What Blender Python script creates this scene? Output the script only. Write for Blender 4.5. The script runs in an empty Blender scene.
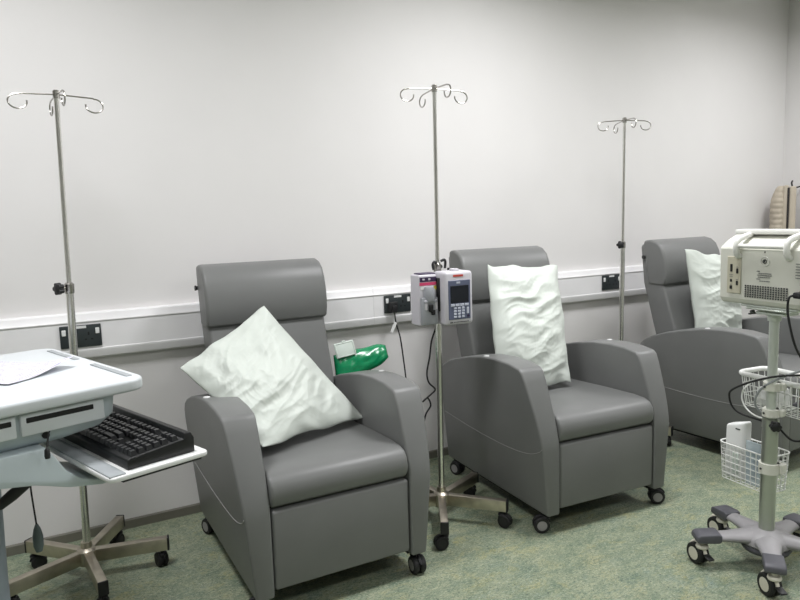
import bpy, bmesh, math, random
from mathutils import Vector, Matrix, noise
random.seed(7)
PI = math.pi
D = bpy.data
SC = bpy.context.scene
COL = SC.collection
V = Vector

# ------------------------------------------------------------------ camera
def make_camera():
    f, yaw, pitch, roll = 670.03, 0.501736, 0.121320, 0.030008
    cy, sy, cp, sp = math.cos(yaw), math.sin(yaw), math.cos(pitch), math.sin(pitch)
    fwd = V((sy*cp, cy*cp, -sp)); right = V((cy, -sy, 0)); up = right.cross(fwd)
    r2 = right*math.cos(roll) - up*math.sin(roll)
    u2 = right*math.sin(roll) + up*math.cos(roll)
    cam = D.cameras.new('camera'); o = D.objects.new('camera', cam); COL.objects.link(o)
    cam.sensor_fit = 'HORIZONTAL'; cam.sensor_width = 36; cam.lens = 36*f/800
    cam.clip_start = 0.05; cam.clip_end = 100
    m = Matrix((r2, u2, -fwd)).transposed().to_4x4()
    m.translation = V((0, -3.27622, 1.41334))
    o.matrix_world = m
    SC.camera = o
make_camera()

# ------------------------------------------------------------------ world, lights, exposure
SC.view_settings.view_transform = 'Standard'
SC.view_settings.look = 'None'
SC.view_settings.gamma = 1
SC.view_settings.use_curve_mapping = False
SC.view_settings.exposure = 0.0
w = D.worlds.new('world'); SC.world = w; w.use_nodes = True
w.node_tree.nodes['Background'].inputs[0].default_value = (.9, .95, 1, 1)
w.node_tree.nodes['Background'].inputs[1].default_value = 0.15
CEIL = 3.0
LAMP_POWER = 42.0
LAMPS = [(-.2, -1.3, .84), (2.2, -1.3, .97), (4.4, -1.3, .66), (-.2, -3.9, .42), (2.2, -3.9, .42), (4.4, -3.9, .42)]

# ------------------------------------------------------------------ materials
def lin(c):
    c = c/255.0
    return c/12.92 if c <= .04045 else ((c+.055)/1.055)**2.4
def rgb(r, g, b): return (lin(r), lin(g), lin(b), 1)
def mat(name, col, rough=.5, metal=0.0, var=.06, vscale=14, bump=0.0, bscale=300, spec=.5, alpha=1, trans=0, sheen=0):
    m = D.materials.new(name); m.use_nodes = True
    nt = m.node_tree; bs = nt.nodes['Principled BSDF']
    tc = nt.nodes.new('ShaderNodeTexCoord')
    no = nt.nodes.new('ShaderNodeTexNoise'); no.inputs['Scale'].default_value = vscale; no.inputs['Detail'].default_value = 4
    nt.links.new(tc.outputs['Object'], no.inputs['Vector'])
    rp = nt.nodes.new('ShaderNodeValToRGB')
    rp.color_ramp.elements[0].position = .3; rp.color_ramp.elements[1].position = .7
    rp.color_ramp.elements[0].color = tuple(max(0, c*(1-var)) for c in col[:3])+(1,)
    rp.color_ramp.elements[1].color = tuple(min(1, c*(1+var)) for c in col[:3])+(1,)
    nt.links.new(no.outputs['Fac'], rp.inputs['Fac'])
    nt.links.new(rp.outputs['Color'], bs.inputs['Base Color'])
    bs.inputs['Roughness'].default_value = rough
    bs.inputs['Metallic'].default_value = metal
    bs.inputs['Specular IOR Level'].default_value = spec
    bs.inputs['Alpha'].default_value = alpha
    if trans: bs.inputs['Transmission Weight'].default_value = trans
    if bump:
        n2 = nt.nodes.new('ShaderNodeTexNoise'); n2.inputs['Scale'].default_value = bscale; n2.inputs['Detail'].default_value = 3
        nt.links.new(tc.outputs['Object'], n2.inputs['Vector'])
        bp = nt.nodes.new('ShaderNodeBump'); bp.inputs['Strength'].default_value = bump; bp.inputs['Distance'].default_value = .002
        nt.links.new(n2.outputs['Fac'], bp.inputs['Height'])
        nt.links.new(bp.outputs['Normal'], bs.inputs['Normal'])
    return m
def emit(name, col, s):
    m = D.materials.new(name); m.use_nodes = True
    bs = m.node_tree.nodes['Principled BSDF']
    bs.inputs['Base Color'].default_value = col
    bs.inputs['Emission Color'].default_value = col; bs.inputs['Emission Strength'].default_value = s
    return m
def floor_mat():
    m = D.materials.new('marbled_lino'); m.use_nodes = True
    nt = m.node_tree; N = nt.nodes; L = nt.links; bs = N['Principled BSDF']
    tc = N.new('ShaderNodeTexCoord')
    def nz(scale, detail, sx, sy, rot, dist=0.0, rough=.6):
        mp = N.new('ShaderNodeMapping'); mp.inputs['Scale'].default_value = (sx, sy, 1); mp.inputs['Rotation'].default_value = (0, 0, rot)
        L.new(tc.outputs['Object'], mp.inputs['Vector'])
        n = N.new('ShaderNodeTexNoise'); n.inputs['Scale'].default_value = scale; n.inputs['Detail'].default_value = detail
        n.inputs['Distortion'].default_value = dist; n.inputs['Roughness'].default_value = rough
        L.new(mp.outputs['Vector'], n.inputs['Vector']); return n.outputs['Fac']
    def ramp(f, stops):
        r = N.new('ShaderNodeValToRGB'); e = r.color_ramp.elements
        e[0].position, e[0].color = stops[0]; e[1].position, e[1].color = stops[-1]
        for p, c in stops[1:-1]:
            x = e.new(p); x.color = c
        L.new(f, r.inputs['Fac']); return r.outputs['Color']
    def mix(f, a, b):
        x = N.new('ShaderNodeMix'); x.data_type = 'RGBA'
        L.new(f, x.inputs['Factor']); L.new(a, x.inputs[6]); L.new(b, x.inputs[7]); return x.outputs[2]
    base = ramp(nz(9, 11, 1, 1.9, .25, .4, .84), [(.36, rgb(92, 112, 98)), (.46, rgb(124, 137, 115)), (.53, rgb(142, 150, 126)), (.63, rgb(162, 165, 138))])
    yel = ramp(nz(7, 9, 1, 1.6, .3, .5, .82), [(.52, (0, 0, 0, 1)), (.66, (.8, .8, .8, 1))])
    yc = ramp(nz(3, 2, 1, 1, 0), [(.3, rgb(168, 160, 98)), (.7, rgb(170, 166, 128))])
    c1 = mix(yel, base, yc)
    blu = ramp(nz(6, 9, 1, 1.7, .9, .5, .82), [(.54, (0, 0, 0, 1)), (.68, (.6, .6, .6, 1))])
    bc = ramp(nz(3, 2, 1, 1, 0), [(.3, rgb(116, 138, 138)), (.7, rgb(122, 140, 130))])
    c1 = mix(blu, c1, bc)
    speck = ramp(nz(55, 6, 1, 1.7, .2, .4, .85), [(.515, (0, 0, 0, 1)), (.60, (.8, .8, .8, 1))])
    spc = ramp(nz(4, 3, 1, 1, 0), [(.3, rgb(72, 98, 92)), (.7, rgb(86, 104, 84))])
    c2 = mix(speck, c1, spc)
    pale = ramp(nz(75, 6, 1, 2.0, .4, .4, .85), [(.52, (0, 0, 0, 1)), (.60, (.75, .75, .75, 1))])
    pc = ramp(nz(3, 2, 1, 1, 0), [(.3, rgb(176, 184, 170)), (.7, rgb(186, 187, 164))])
    c2 = mix(pale, c2, pc)
    fine = ramp(nz(110, 4, 1, 1.5, .2, .3, .7), [(.57, (0, 0, 0, 1)), (.64, (.9, .9, .9, 1))])
    fc = ramp(nz(3, 2, 1, 1, 0), [(.3, rgb(44, 58, 54)), (.7, rgb(54, 66, 56))])
    c3 = mix(fine, c2, fc)
    L.new(c3, bs.inputs['Base Color'])
    bs.inputs['Roughness'].default_value = .42
    bs.inputs['Specular IOR Level'].default_value = .35
    return m
def paper_mat():
    m = D.materials.new('printed_form'); m.use_nodes = True
    nt = m.node_tree; N = nt.nodes; L = nt.links; bs = N['Principled BSDF']
    tc = N.new('ShaderNodeTexCoord')
    wv = N.new('ShaderNodeTexWave'); wv.bands_direction = 'Y'; wv.inputs['Scale'].default_value = 26
    L.new(tc.outputs['Object'], wv.inputs['Vector'])
    n = N.new('ShaderNodeTexNoise'); n.inputs['Scale'].default_value = 60; L.new(tc.outputs['Object'], n.inputs['Vector'])
    mu = N.new('ShaderNodeMath'); mu.operation = 'MULTIPLY'; L.new(wv.outputs['Fac'], mu.inputs[0]); L.new(n.outputs['Fac'], mu.inputs[1])
    r = N.new('ShaderNodeValToRGB'); e = r.color_ramp.elements
    e[0].position = .20; e[0].color = rgb(236, 235, 238); e[1].position = .42; e[1].color = rgb(150, 146, 186)
    L.new(mu.outputs[0], r.inputs['Fac']); L.new(r.outputs['Color'], bs.inputs['Base Color'])
    bs.inputs['Roughness'].default_value = .7
    return m

M = {
 'wall': mat('wall_paint', rgb(224, 222, 221), .75, var=.012, vscale=3, bump=.05, bscale=120, spec=.2),
 'ceil': mat('ceiling_tile', rgb(235, 235, 232), .9, var=.02),
 'skirt': mat('skirting_vinyl', rgb(112, 110, 100), .5),
 'floor': floor_mat(),
 'trunk': mat('trunking_plastic', rgb(234, 233, 234), .38, var=.01),
 'leather': mat('grey_vinyl', rgb(113, 114, 113), .42, var=.035, vscale=6, bump=.10, bscale=420, spec=.45),
 'stitch': mat('stitching_thread', rgb(150, 149, 148), .6),
 'blackp': mat('black_plastic', rgb(28, 28, 30), .45),
 'dark': mat('dark_underside', rgb(34, 34, 36), .8),
 'rubber': mat('black_rubber', rgb(24, 24, 25), .65),
 'disc': mat('grey_disc', rgb(140, 138, 138), .45),
 'steel': mat('brushed_steel', rgb(226, 225, 221), .24, 1.0, var=.05, vscale=30),
 'steelb': mat('worn_steel', rgb(196, 188, 174), .36, 1.0, var=.12, vscale=22),
 'chrome': mat('chrome', rgb(176, 173, 168), .26, 1.0, var=.03),
 'pillow': mat('wipe_clean_fabric', rgb(203, 209, 202), .46, var=.012, vscale=9, bump=.08, bscale=160, spec=.35),
 'slate': mat('slate_socket', rgb(48, 54, 56), .4),
 'white': mat('white_plastic', rgb(228, 229, 228), .4, var=.015),
 'cart': mat('cart_plastic', rgb(209, 214, 217), .35, var=.012, vscale=4),
 'cartb': mat('cart_blue_grey', rgb(188, 199, 203), .4, var=.015, vscale=4),
 'post': mat('cart_post_grey', rgb(150, 160, 170), .4),
 'slot': mat('slot_black', rgb(12, 13, 14), .6),
 'rail': mat('grip_grey', rgb(158, 163, 166), .5),
 'key': mat('key_black', rgb(38, 39, 41), .36),
 'kbd': mat('keyboard_black', rgb(20, 21, 22), .42),
 'paper': paper_mat(),
 'green': mat('green_film', rgb(10, 132, 84), .22, var=.06, vscale=20, spec=.6),
 'lid': mat('frosted_lid', rgb(205, 215, 207), .35),
 'pumpc': mat('pump_casing', rgb(200, 197, 204), .42, var=.015),
 'pumpd': mat('pump_grey', rgb(152, 154, 160), .45),
 'lilac': mat('pump_panel_blue', rgb(92, 98, 122), .4),
 'screen': mat('dark_screen', rgb(30, 33, 40), .15),
 'keyg': mat('pump_key', rgb(186, 190, 204), .5),
 'red': mat('red_mark', rgb(196, 70, 60), .5),
 'pink': mat('pink_band', rgb(205, 70, 110), .5),
 'purple': mat('purple_band', rgb(52, 36, 70), .45),
 'yellow': mat('yellow_mark', rgb(214, 196, 80), .5),
 'mon': mat('monitor_casing', rgb(214, 214, 204), .42, var=.012),
 'mon2': mat('monitor_white', rgb(226, 226, 221), .38, var=.012),
 'portb': mat('port_panel', rgb(188, 184, 164), .5),
 'ink': mat('label_ink', rgb(70, 72, 70), .6),
 'inkl': mat('label_grey', rgb(128, 130, 126), .6),
 'alu': mat('satin_aluminium', rgb(186, 190, 182), .33, .85, var=.03),
 'alup': mat('pale_pole', rgb(206, 212, 204), .35, .4, var=.02),
 'base': mat('base_grey', rgb(150, 148, 150), .38, var=.02),
 'cap': mat('foot_cap_grey', rgb(84, 84, 90), .5),
 'wire': mat('white_coated_wire', rgb(232, 233, 230), .4),
 'cream': mat('cream_wheel', rgb(218, 214, 200), .4),
 'coat': mat('beige_quilt', rgb(182, 172, 156), .8, var=.05, bump=.2, bscale=90),
 'coatd': mat('dark_zip', rgb(36, 32, 32), .6),
 'mauve': mat('mauve_cloth', rgb(122, 110, 122), .85, var=.1),
 'rose': mat('rose_cloth', rgb(150, 84, 100), .85, var=.1),
 'brown': mat('brown_handle', rgb(112, 98, 94), .5),
 'film': mat('clear_film', rgb(200, 214, 222), .2, alpha=.55),
 'blue': mat('pale_blue_print', rgb(150, 172, 200), .5),
 'greyc': mat('grey_cable', rgb(150, 154, 156), .5),
 'bob': mat('grey_bob', rgb(92, 104, 106), .5),
}

# ------------------------------------------------------------------ mesh helper
class MB:
    def __init__(s): s.bm = bmesh.new(); s.mi = 0
    def mat(s, i): s.mi = i; return s
    def _merge(s, t, mtx=None):
        if mtx is not None: bmesh.ops.transform(t, matrix=mtx, verts=t.verts)
        mp = {}
        for v in t.verts: mp[v] = s.bm.verts.new(v.co)
        for f in t.faces:
            try:
                g = s.bm.faces.new([mp[v] for v in f.verts]); g.material_index = s.mi
            except ValueError: pass
        t.free()
    def box(s, lo, hi, bev=0, seg=2, mtx=None):
        t = bmesh.new(); bmesh.ops.create_cube(t, size=1)
        lo, hi = V(lo), V(hi)
        for v in t.verts:
            v.co = V(((lo.x+hi.x)/2+v.co.x*(hi.x-lo.x), (lo.y+hi.y)/2+v.co.y*(hi.y-lo.y), (lo.z+hi.z)/2+v.co.z*(hi.z-lo.z)))
        if bev: bmesh.ops.bevel(t, geom=t.edges[:], offset=bev, segments=seg, profile=.5, affect='EDGES', clamp_overlap=True)
        s._merge(t, mtx); return s
    def prism(s, poly, fn0, fn1, bev=0, seg=3, ang=25, mtx=None):
        t = bmesh.new()
        a = [t.verts.new(fn0(*p)) for p in poly]; b = [t.verts.new(fn1(*p)) for p in poly]
        n = len(poly)
        t.faces.new(a); t.faces.new(b[::-1])
        for i in range(n): t.faces.new((a[i], b[i], b[(i+1) % n], a[(i+1) % n]))
        bmesh.ops.recalc_face_normals(t, faces=t.faces[:])
        if bev:
            es = [e for e in t.edges if len(e.link_faces) == 2 and e.calc_face_angle(0) > math.radians(ang)]
            bmesh.ops.bevel(t, geom=es, offset=bev, segments=seg, profile=.5, affect='EDGES', clamp_overlap=True)
        s._merge(t, mtx); return s
    def cyl(s, p0, p1, r0, r1=None, n=20):
        return s.tube([p0, p1], [r0, r0 if r1 is None else r1], n)
    def tube(s, pts, r, n=8, closed=False, flat=1.0):
        pts = [V(p) for p in pts]; k = len(pts)
        rr = r if isinstance(r, (list, tuple)) else [r]*k
        def tan(i):
            if closed: return (pts[(i+1) % k]-pts[i-1]).normalized()
            return (pts[min(i+1, k-1)]-pts[max(i-1, 0)]).normalized()
        t0 = tan(0); up = V((0, 0, 1)) if abs(t0.z) < .9 else V((1, 0, 0))
        nn = (up - t0*up.dot(t0)).normalized()
        rings = []
        for i in range(k):
            t = tan(i); nn = (nn - t*nn.dot(t)).normalized(); bb = t.cross(nn)
            rings.append([s.bm.verts.new(pts[i]+(nn*math.cos(2*PI*j/n)*flat+bb*math.sin(2*PI*j/n))*rr[i]) for j in range(n)])
        for i in range(k if closed else k-1):
            A, B_ = rings[i], rings[(i+1) % k]
            for j in range(n):
                f = s.bm.faces.new((A[j], A[(j+1) % n], B_[(j+1) % n], B_[j])); f.material_index = s.mi
        if not closed:
            f = s.bm.faces.new(rings[0][::-1]); f.material_index = s.mi
            f = s.bm.faces.new(rings[-1]); f.material_index = s.mi
        return s
    def lathe(s, prof, org=(0, 0, 0), axis=(0, 0, 1), n=24):
        q = V((0, 0, 1)).rotation_difference(V(axis).normalized()); org = V(org)
        rings = []
        for r, z in prof:
            if r < 1e-6: rings.append([s.bm.verts.new(org+q@V((0, 0, z)))])
            else: rings.append([s.bm.verts.new(org+q@V((r*math.cos(2*PI*j/n), r*math.sin(2*PI*j/n), z))) for j in range(n)])
        for A, B_ in zip(rings, rings[1:]):
            for j in range(n):
                a = [A[j % len(A)], A[(j+1) % len(A)], B_[(j+1) % len(B_)], B_[j % len(B_)]]
                u = []
                for x in a:
                    if x not in u: u.append(x)
                if len(u) > 2:
                    f = s.bm.faces.new(u); f.material_index = s.mi
        return s
    def grid(s, fn, nu, nv):
        g = [[s.bm.verts.new(fn(i/nu, j/nv)) for j in range(nv+1)] for i in range(nu+1)]
        for i in range(nu):
            for j in range(nv):
                f = s.bm.faces.new((g[i][j], g[i+1][j], g[i+1][j+1], g[i][j+1])); f.material_index = s.mi
        return s
    def build(s, name, mats, parent=None, smooth=38, weld=0, mtx=None):
        bm = s.bm
        if weld: bmesh.ops.remove_doubles(bm, verts=bm.verts[:], dist=weld)
        bmesh.ops.recalc_face_normals(bm, faces=bm.faces[:])
        me = D.meshes.new(name)
        if mtx is not None: bmesh.ops.transform(bm, matrix=mtx, verts=bm.verts)
        bm.to_mesh(me); bm.free()
        if not isinstance(mats, (list, tuple)): mats = [mats]
        for m in mats: me.materials.append(m)
        if smooth:
            me.polygons.foreach_set('use_smooth', [True]*len(me.polygons))
            me.set_sharp_from_angle(angle=math.radians(smooth))
        o = D.objects.new(name, me); COL.objects.link(o)
        if parent: o.parent = parent
        return o
def tag(o, label, cat, group=None):
    o['label'] = label; o['category'] = cat
    if group: o['group'] = group
    return o
def thing(name, label, cat, loc=(0, 0, 0), rz=0, group=None):
    o = D.objects.new(name, None); COL.objects.link(o); o.location = loc; o.rotation_euler = (0, 0, rz)
    o.empty_display_size = .1
    return tag(o, label, cat, group)
def struct(o): o['kind'] = 'structure'; return o
def copy_tree(o, parent=None):
    c = o.copy(); COL.objects.link(c)
    if parent: c.parent = parent
    for ch in o.children: copy_tree(ch, c)
    return c
def smooth_path(pts, k=6):
    pts = [V(p) for p in pts]; out = []
    P = [pts[0]*2-pts[1]]+pts+[pts[-1]*2-pts[-2]]
    for i in range(1, len(P)-2):
        a, b, c, d = P[i-1:i+3]
        for j in range(k):
            t = j/k
            out.append(.5*((2*b)+(c-a)*t+(2*a-5*b+4*c-d)*t*t+(3*b-a-3*c+d)*t**3))
    out.append(pts[-1]); return out
def Rz(a): return Matrix.Rotation(a, 4, 'Z')
def T(x, y, z): return Matrix.Translation((x, y, z))

# ------------------------------------------------------------------ room shell
X0, X1, Y0 = -3.2, 5.32, -7.0
def slab(name, lo, hi, m): return struct(MB().box(lo, hi).build(name, m, smooth=0))
slab('floor', (X0-.1, Y0-.1, -.1), (X1+.1, .1, 0), M['floor'])
slab('ceiling', (X0-.1, Y0-.1, CEIL), (X1+.1, .1, CEIL+.1), M['ceil'])
slab('wall_back', (X0-.1, 0, 0), (X1+.1, .1, CEIL), M['wall'])
slab('wall_right', (X1, Y0, 0), (X1+.1, 0, CEIL), M['wall'])
slab('wall_left', (X0-.1, Y0, 0), (X0, 0, CEIL), M['wall'])
slab('wall_front', (X0-.1, Y0-.1, 0), (X1+.1, Y0, CEIL), M['wall'])
def skirt(name, a, b, nrm):
    a, b, nrm = V(a), V(b), V(nrm)
    poly = [(0, 0), (.009, 0), (.009, .040), (.005, .046), (0, .046)]
    return struct(MB().prism(poly, lambda d, z: a+nrm*d+V((0, 0, z)), lambda d, z: b+nrm*d+V((0, 0, z))).build(name, M['skirt'], smooth=0))
skirt('baseboard_back', (X0, 0, 0), (X1, 0, 0), (0, -1, 0))
skirt('baseboard_right', (X1, Y0, 0), (X1, 0, 0), (-1, 0, 0))
skirt('baseboard_left', (X0, Y0, 0), (X0, 0, 0), (1, 0, 0))
# three-compartment dado trunking along the back wall, in two lengths with a joint
TR = [(0, .838), (-.034, .838), (-.040, .843), (-.049, .870), (-.050, .876), (-.050, .880), (-.046, .882), (-.046, 1.000), (-.050, 1.002), (-.050, 1.006), (-.046, 1.012), (-.038, 1.036), (-.030, 1.041), (0, 1.041)]
for nm, xa, xb in (('trim_1', X0, 1.610), ('trim_2', 1.612, X1)):
    struct(MB().prism(TR, lambda y, z: V((xa, y, z)), lambda y, z: V((xb, y, z))).build(nm, M['trunk'], smooth=20))
struct(MB().prism([(y*1.02-.0005, z+(.0008 if z > .94 else -.0008)) for y, z in TR], lambda y, z: V((1.6085, y, z)), lambda y, z: V((1.6135, y, z))).build('trim_3', M['trunk'], smooth=20))

# ------------------------------------------------------------------ ceiling lights (above the frame)
for i, (lx, ly, k) in enumerate(LAMPS):
    t = thing('ceiling_light', 'square recessed ceiling light panel above the treatment chairs', 'light', (lx, ly, CEIL), 0, 'ceiling light panels')
    b = MB()
    for s in (-1, 1):
        b.box((s*.30-.012, -.312, -.018), (s*.30+.012, .312, 0)); b.box((-.288, s*.30-.012, -.018), (.288, s*.30+.012, 0))
    b.build('frame', M['white'], t, smooth=0)
    MB().box((-.288, -.288, -.008), (.288, .288, -.002)).build('diffuser', emit('lamp_diffuser', (1, .99, .98, 1), 3.0), t, smooth=0)
    ld = D.lights.new('panel_lamp', 'AREA'); ld.shape = 'SQUARE'; ld.size = .56; ld.energy = LAMP_POWER*k; ld.color = (.98, .978, 1.0); ld.spread = math.radians(165)
    lo = D.objects.new('panel_lamp', ld); COL.objects.link(lo); lo.parent = t; lo.location = (0, 0, -.02)

# ------------------------------------------------------------------ reclining chairs
def castor(parent, x, y, ztop, r, wid, yaw, mats, single=False):
    """swivel castor: stem and fork, its wheel(s) as sub-parts"""
    c = MB()
    off = V((math.cos(yaw), math.sin(yaw), 0))*r*.55
    side = V((-math.sin(yaw), math.cos(yaw), 0))
    cx = V((x, y, 0))+off
    c.cyl((x, y, r*1.7), (x, y, ztop), r*.28, n=12)
    c.lathe([(0, 0), (r*.55, 0), (r*.6, r*.15), (r*.5, r*.35), (0, r*.4)], (x, y, r*1.75), n=16)
    for s in ((-1, 1) if single else (0,)):
        o = side*(s*wid*.62)
        arc = [cx+o+V((0, 0, r))+V((math.cos(a)*off.x/r/.55, math.cos(a)*off.y/r/.55, math.sin(a)))*r*(1.06 if not single else .75) for a in [math.radians(q) for q in range(20, 171, 15)]]
        if single:
            c.tube([V((x, y, r*1.95))+o*.8, cx+o+V((0, 0, r*1.5)), cx+o+V((0, 0, r))], r*.2, 8)
        else:
            c.tube(arc, r*.17, 8)
    c.cyl(cx-side*wid*.6+V((0, 0, r)), cx+side*wid*.6+V((0, 0, r)), r*.16, n=10)
    co = c.build('castor', mats[0], parent)
    for s in ((0,) if single else (-1, 1)):
        wb = MB()
        hw = wid*.5 if single else wid*.3
        ctr = cx+side*(s*wid*.38)+V((0, 0, r))
        wb.lathe([(r*.62, -hw), (r*.9, -hw), (r, -hw*.6), (r, hw*.6), (r*.9, hw), (r*.62, hw)], ctr, side, 28)
        wb.mat(1).lathe([(0, -hw*1.02), (r*.35, -hw*1.05), (r*.64, -hw*.98), (r*.64, hw*.98), (r*.35, hw*1.05), (0, hw*1.02)], ctr, side, 28)
        wb.build('wheel', [mats[1], mats[2]], co)
    return co

XI, XB, XT = .279, .3455, .4035           # arm: inner face, outer face at the bottom and at the top
ARM = [(0, .145), (0, .43), (.004, .47), (.016, .52), (.036, .58), (.062, .648), (.088, .712), (.108, .752), (.125, .766), (.2, .777), (.30, .779), (.418, .770),
       (.53, .750), (.64, .724), (.74, .690), (.80, .660), (.832, .628), (.846, .58), (.846, .145)]
def ch(y, z): return (y*1.055, (z-.145)*1.042+.09)
ARM = [ch(*q) for q in ARM]
def xo(z): return XB+(XT-XB)*(z-.09)/.635
def recliner():
    t = thing('recliner_chair', '', 'chair')
    for s in (-1, 1):
        b = MB(); b.prism(ARM, lambda y, z: V((s*XI, y, z)), lambda y, z: V((s*xo(z), y, z)), bev=.010, seg=3)
        arm = b.build('armrest', M['leather'], t, smooth=45)
        # stitched seam along the outer side
        pts = smooth_path([(s*(xo(ch(y, z)[1])+.0006),)+ch(y, z) for y, z in ((.004, .445), (.03, .425), (.10, .398), (.22, .382), (.40, .378), (.60, .385), (.84, .402))], 5)
        MB().tube(pts, .0016, 6).build('stitching', M['stitch'], arm)
        # small moulded disc set in the top of the arm by its outer edge
        cy_, cz_ = ch(.40, .7725)
        MB().lathe([(0, 0), (.014, 0), (.013, .003), (.006, .0042), (0, .0042)], (s*(xo(cz_)-.022), cy_, cz_-.001), (0, .08, 1), 18).build('arm_button', M['white'], arm)
    MB().prism([ch(*q) for q in [(.018, .455), (.004, .478), (.0, .505), (.006, .535), (.024, .558), (.055, .569), (.12, .572), (.3, .566), (.64, .548), (.64, .455)]],
               lambda y, z: V((-.276, y, z)), lambda y, z: V((.276, y, z)), bev=.014, seg=3).build('seat', M['leather'], t, smooth=45)
    MB().box((-.275, .006, .112), (.275, .055, .407), .012, 3).build('footrest', M['leather'], t)
    b = MB(); b.box((-.276, .06, .13), (.276, .84, .41)); b.box((-.33, .05, .078), (-.285, .86, .095)); b.box((.285, .05, .078), (.33, .86, .095))
    b.build('base_frame', M['dark'], t, smooth=0)
    MB().prism([ch(*q) for q in [(.60, .50), (.762, .985), (.83, 1.20), (.90, 1.222), (.925, 1.205), (.90, .98), (.76, .50)]],
               lambda y, z: V((-.276, y, z)), lambda y, z: V((.276, y, z)), bev=.022, seg=3).build('backrest', M['leather'], t, smooth=45)
    MB().prism([ch(*q) for q in [(.775, .972), (.752, .974), (.743, .986), (.735, 1.02), (.733, 1.06), (.738, 1.11), (.752, 1.16), (.774, 1.204), (.808, 1.231), (.85, 1.242), (.895, 1.238), (.90, 1.20), (.86, .975)]],
               lambda y, z: V((-.286, y, z)), lambda y, z: V((.286, y, z)), bev=.032, seg=5, ang=32).build('headrest', M['leather'], t, smooth=50)
    b = MB(); b.cyl((-.27, .935, 1.125), (-.295, .935, 1.125), .009, n=12); b.cyl((-.291, .935, 1.125), (-.297, .935, 1.125), .012, n=12)
    b.build('side_knob', M['blackp'], t)
    for (x, y, a) in ((-.318, .055, 2.7), (.318, .05, -.5), (-.312, .82, 1.9), (.312, .82, 1.2)):
        castor(t, x, y, .085, .036, .038, a, [M['blackp'], M['rubber'], M['disc']])
    return t
RC = recliner()
def put_chair(first, lx, ly, r, label):
    o = RC if first else copy_tree(RC)
    W2 = .4035
    o.location = (lx+math.cos(r)*W2, ly+math.sin(r)*W2, 0); o.rotation_euler = (0, 0, r)
    o['label'] = label; o['group'] = 'grey reclining treatment chairs'
    return o
first_chair = put_chair(True, .534, -1.095, -.004, 'grey vinyl reclining chair with a white pillow lying diagonally, nearest the keyboard')
put_chair(False, 1.832, -1.118, -.064, 'grey vinyl reclining chair beside the infusion pump, white pillow standing upright on it')
put_chair(False, 3.316, -1.259, .048, 'grey vinyl reclining chair partly hidden behind the patient monitor trolley')

fc_ = [c for c in first_chair.children if c.name.startswith('castor')][1]
fc_.matrix_local = T(.318, .05, 0) @ Rz(-1.15) @ T(-.318, -.05, 0)

# ------------------------------------------------------------------ pillows
def pillow(A, B_, C, Dd, thick, nrm, seed, label, amp=.012, flow=(3.0, 9.0), ang=0.0, pinch=.05, extra=None):
    """A,B,C,Dd = corners (bottom left, bottom right, top right, top left); a filled bag pinched to the corners"""
    A, B_, C, Dd, nrm = V(A), V(B_), V(C), V(Dd), V(nrm).normalized()
    N = 130
    def base(u, v):
        e = math.sin(PI*v); g = math.sin(PI*u)
        uu = .5+(u-.5)*(1-pinch*e); vv = .5+(v-.5)*(1-pinch*g)
        return A*(1-uu)*(1-vv)+B_*uu*(1-vv)+C*uu*vv+Dd*(1-uu)*vv
    ca, sa = math.cos(ang), math.sin(ang)
    def prof(u, v):
        a = max(0, 1-abs(2*u-1)**2.2)**.62; b = max(0, 1-abs(2*v-1)**2.4)**.62
        return a*b
    def wr(u, v, side):
        p, q = ca*u+sa*v, -sa*u+ca*v
        o = V((seed*3.1+side*5, seed*1.7, 0))
        wx = .12*noise.noise(V((u*3, v*3, seed)))
        n1 = noise.noise(V(((p+wx)*flow[0], (q+wx)*flow[1], 0))+o)
        n2 = noise.noise(V(((p-wx)*flow[0]*2.1, (q+wx)*flow[1]*1.9, 3.3))+o)
        n3 = noise.noise(V((u*9, v*9, 7.7))+o)
        r1 = 1-abs(n1)*2.2; r2 = 1-abs(n2)*2.2
        n4 = noise.noise(V(((p+wx*1.5)*flow[0]*3.3, (q-wx*1.2)*flow[1]*2.6, 9.1))+o)
        n5 = noise.noise(V(((p*.6+q*.8)*11+wx*8, (q*.6-p*.8)*17-wx*6, 4.4))+o)
        msk = .5+.5*noise.noise(V((u*2.6, v*2.6, seed*4+1)))
        r4 = max(0, 1-abs(n4)*4.5); r5 = max(0, 1-abs(n5)*6)
        return (max(r1, -.5)*.8+max(r2, -.6)*.45+n3*.35+r4*.16*(.2+msk)+r5*.10*msk)
    b = MB()
    for side in (1, -1):
        def fn(u, v):
            p = prof(u, v); bx = base(u, v)
            edge = min(u, 1-u, v, 1-v)
            k = min(1, edge*7)
            d = nrm*(side*(thick*p+amp*wr(u, v, side)*k*(.35+.65*p)))
            rp = noise.noise(V((u*7, v*7, seed*2.2)))*.008*(1-k)
            bx = bx+((B_-A)*noise.noise(V((u*4, v*4, seed*5)))+(Dd-A)*noise.noise(V((u*4, v*4, seed*6+3))))*.022*(1-k)
            P = bx+d+nrm*rp*2
            if extra: P = extra(P, u, v)
            return P
        b.grid(fn, N, N)
    o = b.build('pillow', M['pillow'], None, smooth=180, weld=.0015)
    return tag(o, label, 'pillow', 'white wipe-clean pillows')
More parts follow.
